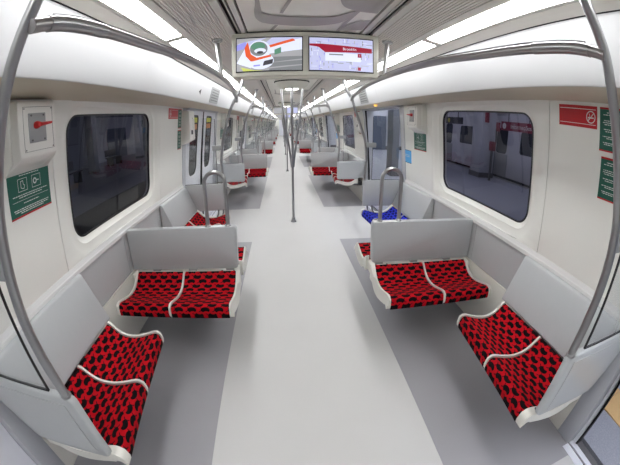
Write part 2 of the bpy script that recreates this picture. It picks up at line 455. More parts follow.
# ---- cove panels above windows and doors
trims = {}
for side in (-1, 1):
    t = empty('trim_%d' % (1 if side < 0 else 2), (side*1.0, 0, 1.9), kind='structure'); trims[side] = t
    cuts = [YA]
    for b in range(-1, NB + 1):
        for q in (YC + b*T - T/2 + HD + 0.1, YC + b*T + T/2 - HD - 0.1):
            if YA < q < YB: cuts.append(q)
    cuts.append(YB)
    prof = [(0.905, 2.010), (0.9095, 2.003), (0.940, 1.89), (0.9735, 1.762), (0.9765, 1.754), (0.984, 1.752), (0.984, 2.01)]
    for a, e in zip(cuts, cuts[1:]):
        obj('cove_panel', MB().prism(prof, a + 0.0015, e - 0.0015, lambda p, q: (side*p[0], q, p[1])), M_cove, t)
        obj('cove_soffit', MB().prism([(0.985, 1.754), (1.34, 1.738), (1.34, 1.77), (0.985, 1.77)], a + 0.0015, e - 0.0015, lambda p, q: (side*p[0], q, p[1])), M_soff, t)
    obj('cove_backing', MB().box(side*0.99, side*1.30, YA, YB, 1.80, 2.0), M_dark, t)

# ---- ceiling
ceil = empty('ceiling', (0, 0, 2.14), kind='structure')
def sweep(name, prof, m, a=YA, e=YB, thick=0.02, parent=ceil, smooth=False):
    """open profile (x,z) -> thick strip, mirrored by the sign of x"""
    pr = prof + [(x, z + thick) for x, z in reversed(prof)]
    return obj(name, MB().prism(pr, a, e, lambda p, q: (p[0], q, p[1])), m, parent, smooth=smooth)
yy = 2.12 - T/2
seam = [YA]
q = YC - T/2
while q < YB:
    if q > YA: seam.append(q)
    q += T/4*2
seam.append(YB)
for a, e in zip(seam, seam[1:]):
    sweep('centre_panel', [(-0.366, 2.128), (-0.2, 2.132), (0.2, 2.132), (0.366, 2.128)], M_ceil, a + 0.004, e - 0.004)
obj('roof_backing', MB().box(-1.3, 1.3, YA, YB, 2.16, 2.2), M_dark, ceil)
for s in (-1, 1):
    P = lambda *a: [(s*x, z) for x, z in a]
    sweep('track_strip', P((0.378, 2.124), (0.408, 2.122)), M_frame)
    sweep('track_strip', P((0.421, 2.128), (0.430, 2.128)), M_frame)
    sweep('edge_strip', P((0.450, 2.116), (0.486, 2.112)), M_frame)
    ribs = []
    NR = 12
    for i in range(NR):
        x = 0.490 + i*0.190/NR; z = 2.110 - i*0.036/NR; w = 0.190/NR
        ribs += [(x, z + 0.010), (x + w*0.32, z + 0.010), (x + w*0.40, z), (x + w*0.92, z), (x + w, z + 0.010)]
    sweep('ribbed_panel', P(*ribs), M_rib)
    sweep('lamp_inner_frame', P((0.684, 2.074), (0.705, 2.070), (0.726, 2.064)), M_frame)
    sweep('outer_band', P((0.826, 2.046), (0.842, 2.042)), M_frame)
    sweep('outer_band', P((0.845, 2.041), (0.87, 2.028), (0.897, 2.012)), M_frame)
    sweep('lamp_recess', P((0.72, 2.075), (0.83, 2.06)), M_frame)

# ceiling artwork: flat grey print on the centre panels
def art(pts, y0):
    n = len(pts)
    obj('printed_swoosh', MB().add([(x, y0 + y, 2.1268 + 0.0035*(1 if abs(x) < .25 else 0.4) - 0.0005) for x, y in pts], [tuple(range(n))]), M_art, ceil)
def swoosh(ctrl_a, ctrl_b, y0):
    a = spline([(x, y, 0) for x, y in ctrl_a], 6); b = spline([(x, y, 0) for x, y in ctrl_b], 6)
    n = min(len(a), len(b)); vs = []; fs = []
    for p, q in zip(a[:n], b[:n]):
        for v in (p, q): vs.append((v.x, y0 + v.y, 2.1262))
    for i in range(n-1): fs.append((2*i, 2*i+1, 2*i+3, 2*i+2))
    obj('printed_swoosh', MB().add(vs, fs), M_art, ceil)
ART = [([(-0.275, -1.2), (-0.275, -0.62), (-0.292, -0.41), (-0.288, -0.28), (-0.237, -0.19), (-0.079, -0.13), (0.063, -0.135), (0.178, -0.20), (0.229, -0.30), (0.262, -0.45)],
        [(-0.262, -1.2), (-0.255, -0.62), (-0.254, -0.48), (-0.244, -0.38), (-0.166, -0.33), (-0.079, -0.31), (0.05, -0.305), (0.15, -0.34), (0.21, -0.42), (0.255, -0.46)]),
       ([(0.10, -1.1), (0.12, -0.75), (0.135, -0.60), (0.18, -0.50), (0.26, -0.455), (0.36, -0.45)], [(0.36, -1.1), (0.36, -0.75), (0.36, -0.65), (0.36, -0.58), (0.36, -0.50), (0.361, -0.46)]),
       ([(0.20, -0.04), (0.241, -0.05), (0.29, -0.06), (0.36, -0.10)], [(0.21, -0.07), (0.241, -0.153), (0.29, -0.26), (0.36, -0.33)])]
for b in range(-1, NB):
    for ca, cb in ART: swoosh(ca, cb, YC + b*T)
    if b > 1: continue
    for (x0, y0, x1, y1) in ((-0.109, -0.577, -0.15, -0.374), (-0.177, -0.151, -0.216, -0.022), (0.257, -0.46, 0.212, -0.05), (-0.05, -1.0, -0.109, -0.577)):
        d = Vector((x1-x0, y1-y0, 0)).normalized(); nrm = Vector((-d.y, d.x, 0))*0.010
        obj('printed_line', MB().add([(x0-nrm.x, YC+b*T+y0-nrm.y, 2.1260), (x1-nrm.x, YC+b*T+y1-nrm.y, 2.1260), (x1+nrm.x, YC+b*T+y1+nrm.y, 2.1260), (x0+nrm.x, YC+b*T+y0+nrm.y, 2.1260)], [(0, 1, 2, 3)]), M_art, ceil)

# ---- end walls
obj('wall_back', MB().box(-1.42, 1.42, YA - 0.05, YA, -0.05, 2.2), M_wall, kind='structure')
we = empty('wall_end', (0, YB, 0), kind='structure')
obj('end_panel', MB().box(-1.42, -0.45, YB, YB + 0.05, -0.05, 2.2), M_wall, we)
obj('end_panel', MB().box(0.45, 1.42, YB, YB + 0.05, -0.05, 2.2), M_wall, we)
obj('end_header', MB().box(-0.45, 0.45, YB, YB + 0.05, 1.95, 2.2), M_wall, we)
obj('end_door', MB().box(-0.45, 0.45, YB + 0.03, YB + 0.05, -0.05, 1.95), M_door, we)

# ================================================================== LAMPS
LG = T/4
i0 = -3
y = 0.59 - 2*LG
segs = []
while y < YB - 0.2:
    segs.append((y + 0.035, min(y + LG - 0.035, YB))); y += LG
for side in (-1, 1):
    vis = 0
    for a, e in segs:
        if e < 0.4:
            lab = 'ceiling light strip over the near %s door, %s' % (SN[side], ['behind', 'beside'][0 if e < -0.6 else 1] + ' the camera')
            if e > -0.6: lab = 'ceiling light strip over the near %s door beside the camera' % SN[side]
        else:
            lab = '%s glowing white light strip in the ceiling row on the %s' % (ORD[vis], SN[side]); vis += 1
        t = empty('ceiling_light', (side*0.776, (a+e)/2, 2.06), lab, 'ceiling light', 'ceiling light strips')
        m_ = MB(); prof = [(0.728, 2.063), (0.731, 2.059), (0.821, 2.046), (0.825, 2.047), (0.825, 2.058), (0.728, 2.072)]
        m_.prism(prof, a, e, lambda p, q: (side*p[0], q, p[1]))
        obj('diffuser', m_, M_lamp, t)
        for q0, q1 in ((a - 0.0345, a), (e, e + 0.0345)):
            obj('end_cap', MB().prism([(0.724, 2.060), (0.828, 2.043), (0.828, 2.06), (0.724, 2.075)], q0, q1, lambda p, q: (side*p[0], q, p[1])), M_frame, t)

# ================================================================== SEATING
CP = [(0.000, 0.480), (0.008, 0.487), (0.028, 0.478), (0.060, 0.448), (0.10, 0.420), (0.15, 0.404), (0.22, 0.403), (0.30, 0.420), (0.36, 0.438), (0.395, 0.443), (0.415, 0.430), (0.424, 0.388)]
def cprof(n=3):
    return [(p.x, p.y) for p in spline([(a, b, 0) for a, b in CP], n)]
def cushion(u0, u1, fn, m, parent):
    """fn(u, d, z) -> xyz; d measured from the back of the seat"""
    pr = cprof(); L = [0.0]
    for a, b in zip(pr, pr[1:]): L.append(L[-1] + math.hypot(b[0]-a[0], b[1]-a[1]))
    nu = 10; mb = MB(); vs = []; uv = []; fs = []
    us = [u0 + (u1-u0)*k/nu for k in range(nu+1)]
    us = [u0, u0 + 0.006] + us[1:-1] + [u1 - 0.006, u1]
    for iu, u in enumerate(us):
        dz = -0.008 if iu in (0, len(us)-1) else 0.0
        for (d, z), l in zip(pr, L): vs.append(fn(u, d, z + dz)); uv.append((u, l))
    n = len(pr)
    for i in range(len(us)-1):
        for j in range(n-1): fs.append((i*n+j, (i+1)*n+j, (i+1)*n+j+1, i*n+j+1))
    o = len(vs)
    for iu, u in enumerate(us):
        for (d, z), l in zip(pr, L): vs.append(fn(u, min(d, 0.418), z - 0.028)); uv.append((u, l))
    for i in range(len(us)-1):
        for j in range(n-1): fs.append((o+i*n+j, o+i*n+j+1, o+(i+1)*n+j+1, o+(i+1)*n+j))
    for j in range(n-1):
        fs.append((j, j+1, o+j+1, o+j)); e = (len(us)-1)*n; fs.append((e+j+1, e+j, o+e+j, o+e+j+1))
    for i in range(len(us)-1):
        fs.append((i*n, o+i*n, o+(i+1)*n, (i+1)*n)); fs.append((i*n+n-1, (i+1)*n+n-1, o+(i+1)*n+n-1, o+i*n+n-1))
    mb.add(vs, fs)
    return obj('seat_cushion', mb, m, parent, smooth=True, uv=uv)
def rim_prof(dz=0.008, low=0.05, ext=0.012):
    pr = cprof()
    up = [(d + (ext*0.6 if d > 0.41 else 0), z + dz) for d, z in pr]
    lo = [(d, min(z, 0.440) - low + (0.012 if d > 0.38 else 0)) for d, z in pr if d < 0.405]
    return up + [(0.426, 0.374)] + list(reversed(lo))
def rim(u0, u1, fn, parent, name='seat_rim', low=0.05):
    pr = rim_prof(low=low)
    mb = MB().prism(pr, u0, u1, lambda p, a: fn(a, p[0], p[1]))
    return obj(name, mb, M_ivory, parent, smooth=True)
def shell(u0, u1, fn, parent):
    pr = cprof()
    up = [(d, z - 0.022) for d, z in pr if d < 0.41]
    lo = [(d, z - 0.028) for d, z in reversed(up)]
    lo2 = [(d, z - 0.003) for d, z in lo if 0.02 < d < 0.395]
    obj('under_pan', MB().prism([(d, z) for d, z in lo2] + [(d, z - 0.012) for d, z in reversed(lo2)], u0 + 0.01, u1 - 0.01, lambda p, a: fn(a, p[0], p[1])), M_dsteel, parent)
    return obj('seat_shell', MB().prism(up + lo, u0, u1, lambda p, a: fn(a, p[0], p[1])), M_ivory, parent, smooth=True)

def long_bench(side, ya, yb, wall_a, label, group, m, hollow=True):
    """two seats along the wall between ya and yb; back at |x| 1.25"""
    t = empty('wall_bench', (side*1.3, (ya+yb)/2, 0), label, 'train seat', group)
    far = yb if wall_a else ya
    def fn(u, d, z):
        t_ = max(0.0, 1 - abs(far - u)/0.79)
        return (side*(1.216 - d*(0.970 - 0.155*t_)), u, z)
    mid = (ya+yb)/2
    shell(ya, yb, fn, t)
    cushion(ya + 0.012, mid - 0.006, fn, m, t); cushion(mid + 0.006, yb - 0.012, fn, m, t)
    rim(ya - (0.034 if wall_a else 0.004), ya + 0.012, fn, t, low=0.048); rim(mid - 0.006, mid + 0.006, fn, t, low=0.03); rim(yb - 0.012, yb + (0.004 if wall_a else 0.034), fn, t, low=0.06)
    prof = [(1.208, 0.500), (1.220, 0.488), (1.355, 0.488), (1.355, 0.79), (1.335, 0.79), (1.322, 0.782)]
    b0, b1 = (ya - 0.02, yb + 0.035) if wall_a else (ya - 0.035, yb + 0.02)
    obj('backrest', MB().prism(prof, b0, b1, lambda p, q: (side*p[0], q, p[1])), M_pan, t, bevel=0.008)
    # mounting beam between shell and wall
    obj('wall_bracket', MB().box(side*1.0, side*1.36, ya + 0.2, yb - 0.2, 0.31, 0.385), M_dsteel, t, bevel=0.01)
    return t

def double_bench(side, yc, label, group, m):
    t = empty('back_to_back_bench', (side*0.9, yc, 0), label, 'train seat', group)
    X0, X1, XM = 0.502, 1.290, 0.898
    for s in (-1, 1):
        fn = lambda u, d, z: (side*u, yc + s*(0.074 + d), z)
        shell(X0, X1, fn, t)
        cushion(X0 + 0.006, XM - 0.006, fn, m, t); cushion(XM + 0.006, X1 - 0.008, fn, m, t)
        rim(XM - 0.006, XM + 0.006, fn, t, low=0.03); rim(X1 - 0.010, X1 + 0.006, fn, t, low=0.06)
    # aisle side shell, one piece for both seats
    pr = rim_prof(low=0.062)
    for s in (-1, 1):
        n = len(pr)
        vs = [(side*(X0 + 0.004), yc + s*(0.070 + d), z) for d, z in pr] + [(side*(X0 - 0.008 - 0.016*(0 if z > 0.40 + 0.1*(d < .1) else 1)), yc + s*(0.070 + d*0.995), z - 0.004) for d, z in pr]
        fs = [(i, (i+1) % n, n + (i+1) % n, n+i) for i in range(n)] + [tuple(range(n)), tuple(range(2*n-1, n-1, -1))]
        obj('aisle_side_shell', MB().add(vs, fs), M_ivory, t, smooth=True)
    obj('centre_ledge', MB().box(side*(X0 - 0.010), side*(X1 + 0.055), yc - 0.082, yc + 0.082, 0.385, 0.462), M_ivory, t, bevel=0.008)
    # backrest panel with rounded end
    pts = [(0.505, 0.478), (0.497, 0.50), (0.484, 0.78), (0.488, 0.797), (0.50, 0.803), (1.352, 0.803), (1.352, 0.478)]
    obj('backrest', MB().prism(pts, yc - 0.030, yc + 0.030, lambda p, q: (side*p[0], q, p[1])), M_pan, t, bevel=0.012)
    for x in (0.56, 0.85, 1.15): obj('backrest_bracket', MB().box(side*(x-0.03), side*(x+0.03), yc - 0.022, yc + 0.022, 0.45, 0.482), M_plate, t)
    for s in (-1, 1):
        for x in (0.53, 0.62): obj('bolt', MB().tube([(side*x, yc + s*0.03, 0.463), (side*x, yc + s*0.052, 0.463)], 0.008, 8), M_dsteel, t)
    # hoop handle
    hx0, hx1 = 0.545, 0.692; r = (hx1 - hx0)/2; cx = (hx0+hx1)/2; zt = 1.185 - r
    pts = [(side*hx0, yc, 0.795)] + [(side*hx0, yc, 0.795 + (zt-0.795)*k/3) for k in (1, 2)]
    pts += [(side*(cx - r*math.cos(a)), yc, zt + r*math.sin(a)) for a in [PI*k/14 for k in range(15)]]
    pts += [(side*hx1, yc, zt - (zt-0.795)*k/3) for k in (1, 2, 3)]
    obj('grab_hoop', MB().tube(pts, 0.0145, 14), M_steel, t, smooth=True)
    for x in (hx0, hx1): obj('hoop_collar', MB().lathe([(0.024, 0.800), (0.024, 0.808), (0.017, 0.813), (0.015, 0.82)], side*x, yc, 16), M_steel, t, smooth=True)
    mb = MB(); mb.box(side*0.62, side*1.10, yc - 0.05, yc + 0.05, 0.30, 0.39)
    obj('support_beam', mb, M_dsteel, t)
    return t

def draught_screen(side, y0, y1, yin, label, group):
    """low grey panel with a glass pane above, between y0 and y1 (thickness)"""
    t = empty('draught_screen', (side*1.1, (y0+y1)/2, 0), label, 'partition', group)
    P = [(0.838, 0.478), (0.822, 0.49), (0.822, 0.785), (0.832, 0.803), (0.85, 0.808), (1.345, 0.808), (1.345, 0.70), (1.30, 0.62), (1.20, 0.478)]
    obj('lower_panel', MB().prism(P, y0, y1, lambda p, q: (side*p[0], q, p[1])), M_pan, t, bevel=0.012)
    ym = (y0+y1)/2
    # inset face on the door side
    yo = y0 if yin > 0 else y1
    I = [(0.868, 0.505), (0.868, 0.775), (1.31, 0.775), (1.31, 0.70), (1.17, 0.505)]
    obj('inset_face', MB().prism(I, yo - yin*0.003, yo + yin*0.004, lambda p, q: (side*p[0], q, p[1])), M_grey, t)
    G = [(0.932, 0.812), (1.345, 0.812), (1.34, 1.30), (wx(1.60)-0.012, 1.60), (0.96, 1.60), (0.932, 1.57)]
    obj('glass_pane', MB().prism(G, ym - 0.004, ym + 0.004, lambda p, q: (side*p[0], q, p[1])), M_cglass, t)
    obj('glass_gasket', MB().box(side*0.927, side*0.931, ym - 0.0045, ym + 0.0045, 0.81, 1.58), M_black, t)
    obj('glass_gasket', MB().box(side*0.927, side*1.345, ym - 0.0045, ym + 0.0045, 0.809, 0.814), M_black, t)
    for k in (0, 1):
        x = 0.885 + 0.06*k
        obj('support_arm', MB().tube(spline([(side*x, yo + yin*0.03, 0.485), (side*x, yo + yin*0.06, 0.44), (side*(x + 0.02), yo + yin*0.12, 0.395), (side*(x + 0.03), yo + yin*0.20, 0.372)], 4), 0.010, 10), M_dsteel, t, smooth=True)
    obj('glass_clamp', MB().box(side*0.852, side*0.972, ym - 0.014, ym + 0.014, 1.208, 1.266), M_plate, t, bevel=0.006)
    return t

STN = {-1: [(0.852, 0.80), (0.866, 0.95), (0.870, 1.06), (0.867, 1.12), (0.856, 1.22), (0.842, 1.30), (0.824, 1.39), (0.804, 1.46), (0.780, 1.547), (0.750, 1.64), (0.718, 1.72), (0.681, 1.793), (0.640, 1.87), (0.600, 1.96), (0.575, 2.095)],
       1: [(0.838, 0.80), (0.849, 0.98), (0.854, 1.10), (0.846, 1.22), (0.826, 1.32), (0.785, 1.43), (0.748, 1.54), (0.716, 1.63), (0.694, 1.70), (0.672, 1.77), (0.640, 1.83), (0.592, 1.91), (0.570, 2.0), (0.562, 2.095)]}
def stanchion(side, y, label, group):
    t = empty('grab_pole', (side*0.84, y, 0.8), label, 'grab pole', group)
    pts = spline([(side*a, y, b) for a, b in STN[side]], 5)
    obj('pole', MB().tube(pts, 0.0165, 14), M_steel, t, smooth=True)
    obj('collar', MB().lathe([(0.020, 0.804), (0.020, 0.810), (0.018, 0.813)], side*STN[side][0][0], y, 18), M_steel, t, smooth=True)
    obj('ceiling_flange', MB().lathe([(0.017, 2.07), (0.034, 2.082), (0.038, 2.10)], side*STN[side][-1][0], y, 18), M_steel, t, smooth=True)
    return t

def handrail(side, b, yc, label, group):
    t = empty('overhead_handrail', (side*0.6, yc, 1.8), label, 'handrail', group)
    H = [(0.663, -1.60, 1.770), (0.648, -1.50, 1.792), (0.630, -1.33, 1.803), (0.604, -1.02, 1.812), (0.578, -0.76, 1.822), (0.556, -0.40, 1.829), (0.548, 0.0, 1.832)]
    full = H + [(x, -y, z) for x, y, z in reversed(H[:-1])]
    pts = spline([(side*x, yc + y, z) for x, y, z in full], 5)
    obj('rail', MB().tube(pts, 0.0175, 12), M_rail, t, smooth=True)
    up = [p + Vector((side*0.010, 0, 0.019)) for p in pts[4:-4]]
    obj('dark_strip', MB().tube(up, 0.010, 8), M_dsteel, t, smooth=True)  # thin dark tube drawing the dark line along the rail's upper outer side
    for s in (0, 1):
        seg = pts[3:11] if s == 0 else pts[-11:-3]
        obj('coupling_sleeve', MB().tube(seg, 0.020, 14), M_steel, t, smooth=True)
    obj('hanger', MB().tube([(side*0.548, yc + 0.03, 1.832), (side*0.560, yc + 0.03, 1.95), (side*0.578, yc + 0.03, 2.095)], 0.0165, 12), M_steel, t, smooth=True)
    obj('hanger_flange', MB().lathe([(0.018, 2.075), (0.036, 2.083), (0.038, 2.10)], side*0.577, yc + 0.03, 16), M_steel, t, smooth=True)
    return t

proto = {}
for b in range(NB):
    c = YC + b*T; o = ORD[b]
    for side in (-1, 1):
        sn = SN[side]
        blue = (b == 0 and side == 1)
        def L(kind, n):
            return n
        # wall benches
        if b == 0:
            proto[('wa', side)] = long_bench(side, c - 1.545, c - 0.755, True, 'red patterned two-seat bench on the %s wall, closest to the camera' % sn, 'wall benches', F_red)
            if blue:
                long_bench(side, c + 0.755, c + 1.545, False, 'blue patterned two-seat bench on the right wall behind the hoop handle', 'wall benches', F_blue)
                # for the copies further on: the red version
            proto[('wb', side)] = None
            if not blue:
                proto[('wb', side)] = long_bench(side, c + 0.755, c + 1.545, False, 'red patterned two-seat bench on the left wall, seen behind the nearest hoop handle', 'wall benches', F_red)
            proto[('db', side)] = double_bench(side, c, 'nearest back-to-back red bench on the %s with grey backrest and steel hoop' % sn, 'back-to-back benches', F_red)
            proto[('da', side)] = draught_screen(side, c - 1.612, c - 1.578, 1, 'grey draught screen with glass pane at the lower %s corner, closest to the camera' % sn, 'draught screens')
            proto[('dc', side)] = draught_screen(side, c + 1.578, c + 1.612, -1, 'grey draught screen behind the nearest %s hoop handle, before the door' % sn, 'draught screens')
            proto[('sa', side)] = stanchion(side, c - 1.595, 'large bent steel pole at the %s edge of the picture' % sn, 'bent grab poles')
            proto[('sc', side)] = stanchion(side, c + 1.595, 'bent steel pole at the far end of the nearest %s seats' % sn, 'bent grab poles')
            proto[('hr', side)] = handrail(side, b, c, 'nearest overhead steel handrail on the %s' % sn, 'overhead handrails')
        else:
            dy = b*T
            copy_tree(proto[('wa', side)], 0, dy, 'red two-seat wall bench at the near end of the %s seat bay on the %s' % (o, sn))
            if proto[('wb', side)] is None:
                proto[('wb', side)] = long_bench(side, c + 0.755, c + 1.545, False, 'red two-seat wall bench at the far end of the second seat bay on the right', 'wall benches', F_red)
                proto[('wbo', side)] = b
            elif ('wbo', side) in proto:
                copy_tree(proto[('wb', side)], 0, (b - 1)*T, 'red two-seat wall bench at the far end of the %s seat bay on the %s' % (o, sn))
            else:
                copy_tree(proto[('wb', side)], 0, dy, 'red two-seat wall bench at the far end of the %s seat bay on the %s' % (o, sn))
            copy_tree(proto[('db', side)], 0, dy, '%s back-to-back red bench along the %s with grey backrest and hoop' % (o, sn))
            copy_tree(proto[('da', side)], 0, dy, 'grey glass-topped draught screen at the near end of the %s %s seat bay' % (o, sn))
            copy_tree(proto[('dc', side)], 0, dy, 'grey glass-topped draught screen at the far end of the %s %s seat bay' % (o, sn))
            copy_tree(proto[('sa', side)], 0, dy, 'bent steel pole at the near end of the %s %s seat bay' % (o, sn))
            copy_tree(proto[('sc', side)], 0, dy, 'bent steel pole at the far end of the %s %s seat bay' % (o, sn))
            copy_tree(proto[('hr', side)], 0, dy, 'overhead steel handrail of the %s seat bay on the %s' % (o, sn))

# ---- central branching poles and round ceiling fixtures, one per doorway
def centre_pole(y, label):
    t = empty('branching_pole', (0, y, 0), label, 'grab pole', 'branching poles in the aisle')
    obj('stem', MB().tube([(0, y, 0.0), (0, y, 0.5), (0, y, 0.98)], 0.0175, 14), M_steel, t, smooth=True)
    obj('floor_flange', MB().lathe([(0.045, 0.0), (0.045, 0.012), (0.030, 0.03), (0.026, 0.07), (0.019, 0.075)], 0, y, 20), M_steel, t, smooth=True)
    for a in (PI, 0.0, PI*1.5, PI*0.5):
        cs, sn = math.cos(a), math.sin(a)
        R = [(0.012, 0.84), (0.026, 0.97), (0.046, 1.12), (0.072, 1.30), (0.098, 1.48), (0.122, 1.66), (0.140, 1.84), (0.148, 2.0)]
        obj('branch', MB().tube(spline([(cs*r, y + sn*r, z) for r, z in R], 4), 0.0155, 12), M_steel, t, smooth=True)
    obj('joint_sleeve', MB().lathe([(0.020, 0.84), (0.027, 0.86), (0.030, 0.95), (0.026, 0.99)], 0, y, 18), M_steel, t, smooth=True)
    return t
def round_fixture(y, label):
    t = empty('round_ceiling_light', (0, y, 2.0), label, 'ceiling light', 'round ceiling lights over the aisle')
    obj('housing', MB().lathe([(0.150, 1.990), (0.165, 1.994), (0.215, 2.03), (0.236, 2.055), (0.242, 2.07), (0.242, 2.126)], 0, y, 36), M_hous, t, smooth=True)
    obj('lens', MB().lathe([(0.075, 1.978), (0.092, 1.981), (0.096, 1.991)], 0, y, 30), M_lens, t, smooth=True)
    obj('shadow_ring', MB().lathe([(0.244, 2.085), (0.252, 2.087), (0.252, 2.10), (0.244, 2.102)], 0, y, 36), M_dark, t, smooth=True)
    return t
for k in range(0, NB - 1):
    y = door_y(k)
    if k == 0:
        cp = centre_pole(y, 'nearest branching steel pole standing in the middle of the aisle')
        rf = round_fixture(y, 'nearest round ceiling light, just below the two screens')
    else:
        copy_tree(cp, 0, k*T, '%s branching steel pole down the middle of the aisle' % ORD[k])
        copy_tree(rf, 0, k*T, '%s round ceiling light down the aisle' % ORD[k])

# ---- screens
def emis(name, col, s):
    return mat(name, tuple(c*0.2 for c in col), 0.3, emit=col, estr=s, noise=0.001)
E_bg = emis('display_bg', (0.36, 0.36, 0.38), 1.0); E_bg2 = emis('display_map', (0.50, 0.52, 0.74), 1.0)
E_red = emis('display_red', (0.30, 0.008, 0.03), 1.0); E_or = emis('display_orange', (0.72, 0.10, 0.03), 1.0)
E_wh = emis('display_white', (0.72, 0.76, 0.88), 1.0); E_bk = emis('display_dark', (0.05, 0.05, 0.06), 1.0)
E_gr = emis('display_grey', (0.20, 0.21, 0.22), 1.0); E_vi = emis('display_violet', (0.30, 0.30, 0.75), 1.0)
E_gn = emis('display_green', (0.10, 0.25, 0.17), 1.0); E_ye = emis('display_yellow', (0.55, 0.6, 0.12), 1.0)
def screens(yc, label, full=True):
    y = yc - 0.02
    t = empty('twin_screen_unit', (0.008, y, 2.0), label, 'screen', 'twin screen units')
    ORIG[t.name] = Vector((0, y, 2.0))
    prof = [(-0.475, 1.822), (-0.470, 1.812), (0.478, 1.812), (0.484, 1.822), (0.492, 2.108), (0.482, 2.118), (-0.470, 2.118), (-0.480, 2.108)]
    obj('housing', MB().prism(prof, y, y + 0.12, lambda p, q: (p[0], q, p[1])), M_hous, t, bevel=0.008)
    obj('mounting_bar', MB().box(-0.44, 0.44, y + 0.02, y + 0.10, 2.112, 2.13), M_black, t)
    obj('lower_cowl', MB().prism([(-0.40, 1.80), (0.40, 1.80), (0.43, 1.815), (-0.43, 1.815)], y + 0.02, y + 0.10, lambda p, q: (p[0], q, p[1])), M_hous, t, bevel=0.004)
    for cx, nm in ((-0.233, 'l'), (0.235, 'r')):
        w, z0, z1 = 0.216, 1.850, 2.076
        bz = obj('screen_bezel', MB().box(cx - w, cx + w, y - 0.006, y + 0.002, z0 - 0.008, z1 + 0.008), M_black, t)
        dsp = obj('display', MB().box(cx - w + 0.006, cx + w - 0.006, y - 0.008, y - 0.004, z0, z1), E_bg if nm == 'l' else E_bg2, t)
        if not full: continue
        W2 = 2*w - 0.012; H2 = z1 - z0; X = lambda u: cx - w + 0.006 + u*W2; Z = lambda v: z0 + v*H2
        lay = [0]
        def poly(name, pts, m):
            lay[0] += 1; yy = y - 0.0083 - 0.00006*lay[0]
            obj(name, MB().add([(X(u), yy, Z(v)) for u, v in pts], [tuple(range(len(pts)))]), m, dsp)
        def ell(cu, cv, ru, rv, rot=0, n=28):
            return [(cu + ru*math.cos(a)*math.cos(rot) - rv*math.sin(a)*math.sin(rot)*0.6, cv + ru*math.cos(a)*math.sin(rot)*1.6 + rv*math.sin(a)*math.cos(rot)) for a in [2*PI*i/n for i in range(n)]]
        if nm == 'l':
            poly('display_shape', [(0.0, 0.84), (0.45, 1), (1, 1), (1, 0.86), (0.45, 0.66), (0.2, 0.7)], E_bg2)
            poly('display_shape', [(0.30, 0.86), (0.46, 1), (0.54, 1), (0.40, 0.78)], E_bg)
            poly('display_shape', [(0.5, 0.0), (1, 0.0), (1, 0.30), (0.5, 0.22)], E_gr)
            poly('display_shape', [(0.5, 0.05), (1, 0.14), (1, 0.17), (0.5, 0.09)], E_bg)
            poly('display_shape', [(0, 0.62), (0, 0.8), (0.14, 0.9), (0.16, 0.7)], E_vi)
            poly('display_shape', [(0.5, 0.5), (1, 0.62), (1, 0.98), (0.5, 0.75)], E_wh)
            poly('display_shape', [(0.5, 0.68), (0.5, 0.76), (0.86, 0.96), (0.90, 0.90)], E_or)
            poly('display_shape', [(0.58, 0.46), (0.58, 0.62), (0.68, 0.70), (0.68, 0.52)], E_gn)
            poly('display_shape', [(0.55, 0.24), (1, 0.34), (1, 0.42), (0.55, 0.40)], E_gr)
            poly('display_shape', [(0, 0.25), (0.16, 0.80), (0.24, 0.30), (0.22, 0.08), (0.05, 0.2)], E_wh)
            poly('display_shape', [(0.06, 0.12), (0.26, 0.02), (0.42, 0.0), (0.10, 0.0)], E_ye)
            poly('display_shape', ell(0.37, 0.28, 0.20, 0.24, 0.12), E_wh)
            poly('display_shape', ell(0.35, 0.62, 0.17, 0.30, 0.10), E_wh)
            poly('display_shape', [(0.12, 0.70), (0.17, 0.88), (0.22, 0.5), (0.33, 0.36), (0.22, 0.28), (0.14, 0.45)], E_or)
            poly('display_shape', ell(0.34, 0.66, 0.135, 0.22, 0.05), E_gr)
            poly('display_shape', ell(0.33, 0.74, 0.11, 0.12, 0.05), E_gn)
            poly('display_shape', ell(0.36, 0.60, 0.09, 0.08, 0.05), E_wh)
            poly('display_shape', ell(0.36, 0.55, 0.05, 0.04, 0.05), E_bk)
            poly('display_shape', [(0.24, 0.36), (0.52, 0.47), (0.53, 0.41), (0.24, 0.28)], E_or)
            poly('display_shape', [(0.40, 0.14), (0.55, 0.20), (0.56, 0.34), (0.42, 0.28)], E_bk)
            poly('display_shape', [(0.26, 0.12), (0.36, 0.14), (0.36, 0.18), (0.26, 0.17)], E_vi)
        else:
            rnd = random.Random(3)
            for i in range(110):
                u, v = rnd.random()*0.93, rnd.random()*0.92
                du, dv = (0.02 + rnd.random()*0.10, 0.012) if rnd.random() < .5 else (0.010, 0.04 + rnd.random()*0.12)
                poly('display_shape', [(u, v), (min(u+du, 1), v), (min(u+du, 1), min(v+dv, 1)), (u, min(v+dv, 1))], [E_gr, E_bg, E_wh, E_vi][rnd.randrange(4)])
            poly('display_shape', [(0.24, 0.28), (0.80, 0.28), (0.80, 0.52), (0.24, 0.55)], E_wh)
            poly('display_shape', [(0.30, 0.46), (0.52, 0.46), (0.52, 0.50), (0.30, 0.50)], E_gr)
            poly('display_shape', [(0, 0.74), (0.14, 0.70), (0.24, 0.54), (0.98, 0.58), (0.98, 0.72), (0.20, 0.80), (0, 0.80)], E_red)
            poly('display_shape', [(0.75, 0.42), (0.81, 0.42), (0.81, 0.54), (0.75, 0.54)], E_red)
            poly('display_shape', [(0.75, 0.02), (0.80, 0.02), (0.80, 0.12), (0.75, 0.12)], E_red)
            M4 = Matrix.Translation((X(0.62), y - 0.020, Z(0.655))) @ Matrix.Rotation(PI/2, 4, 'X')
            text_mesh('banner_text', 'Brooklin', 0.026, E_wh, dsp, M4)
            M4 = Matrix.Translation((X(0.78), y - 0.020, Z(0.48))) @ Matrix.Rotation(PI/2, 4, 'X')
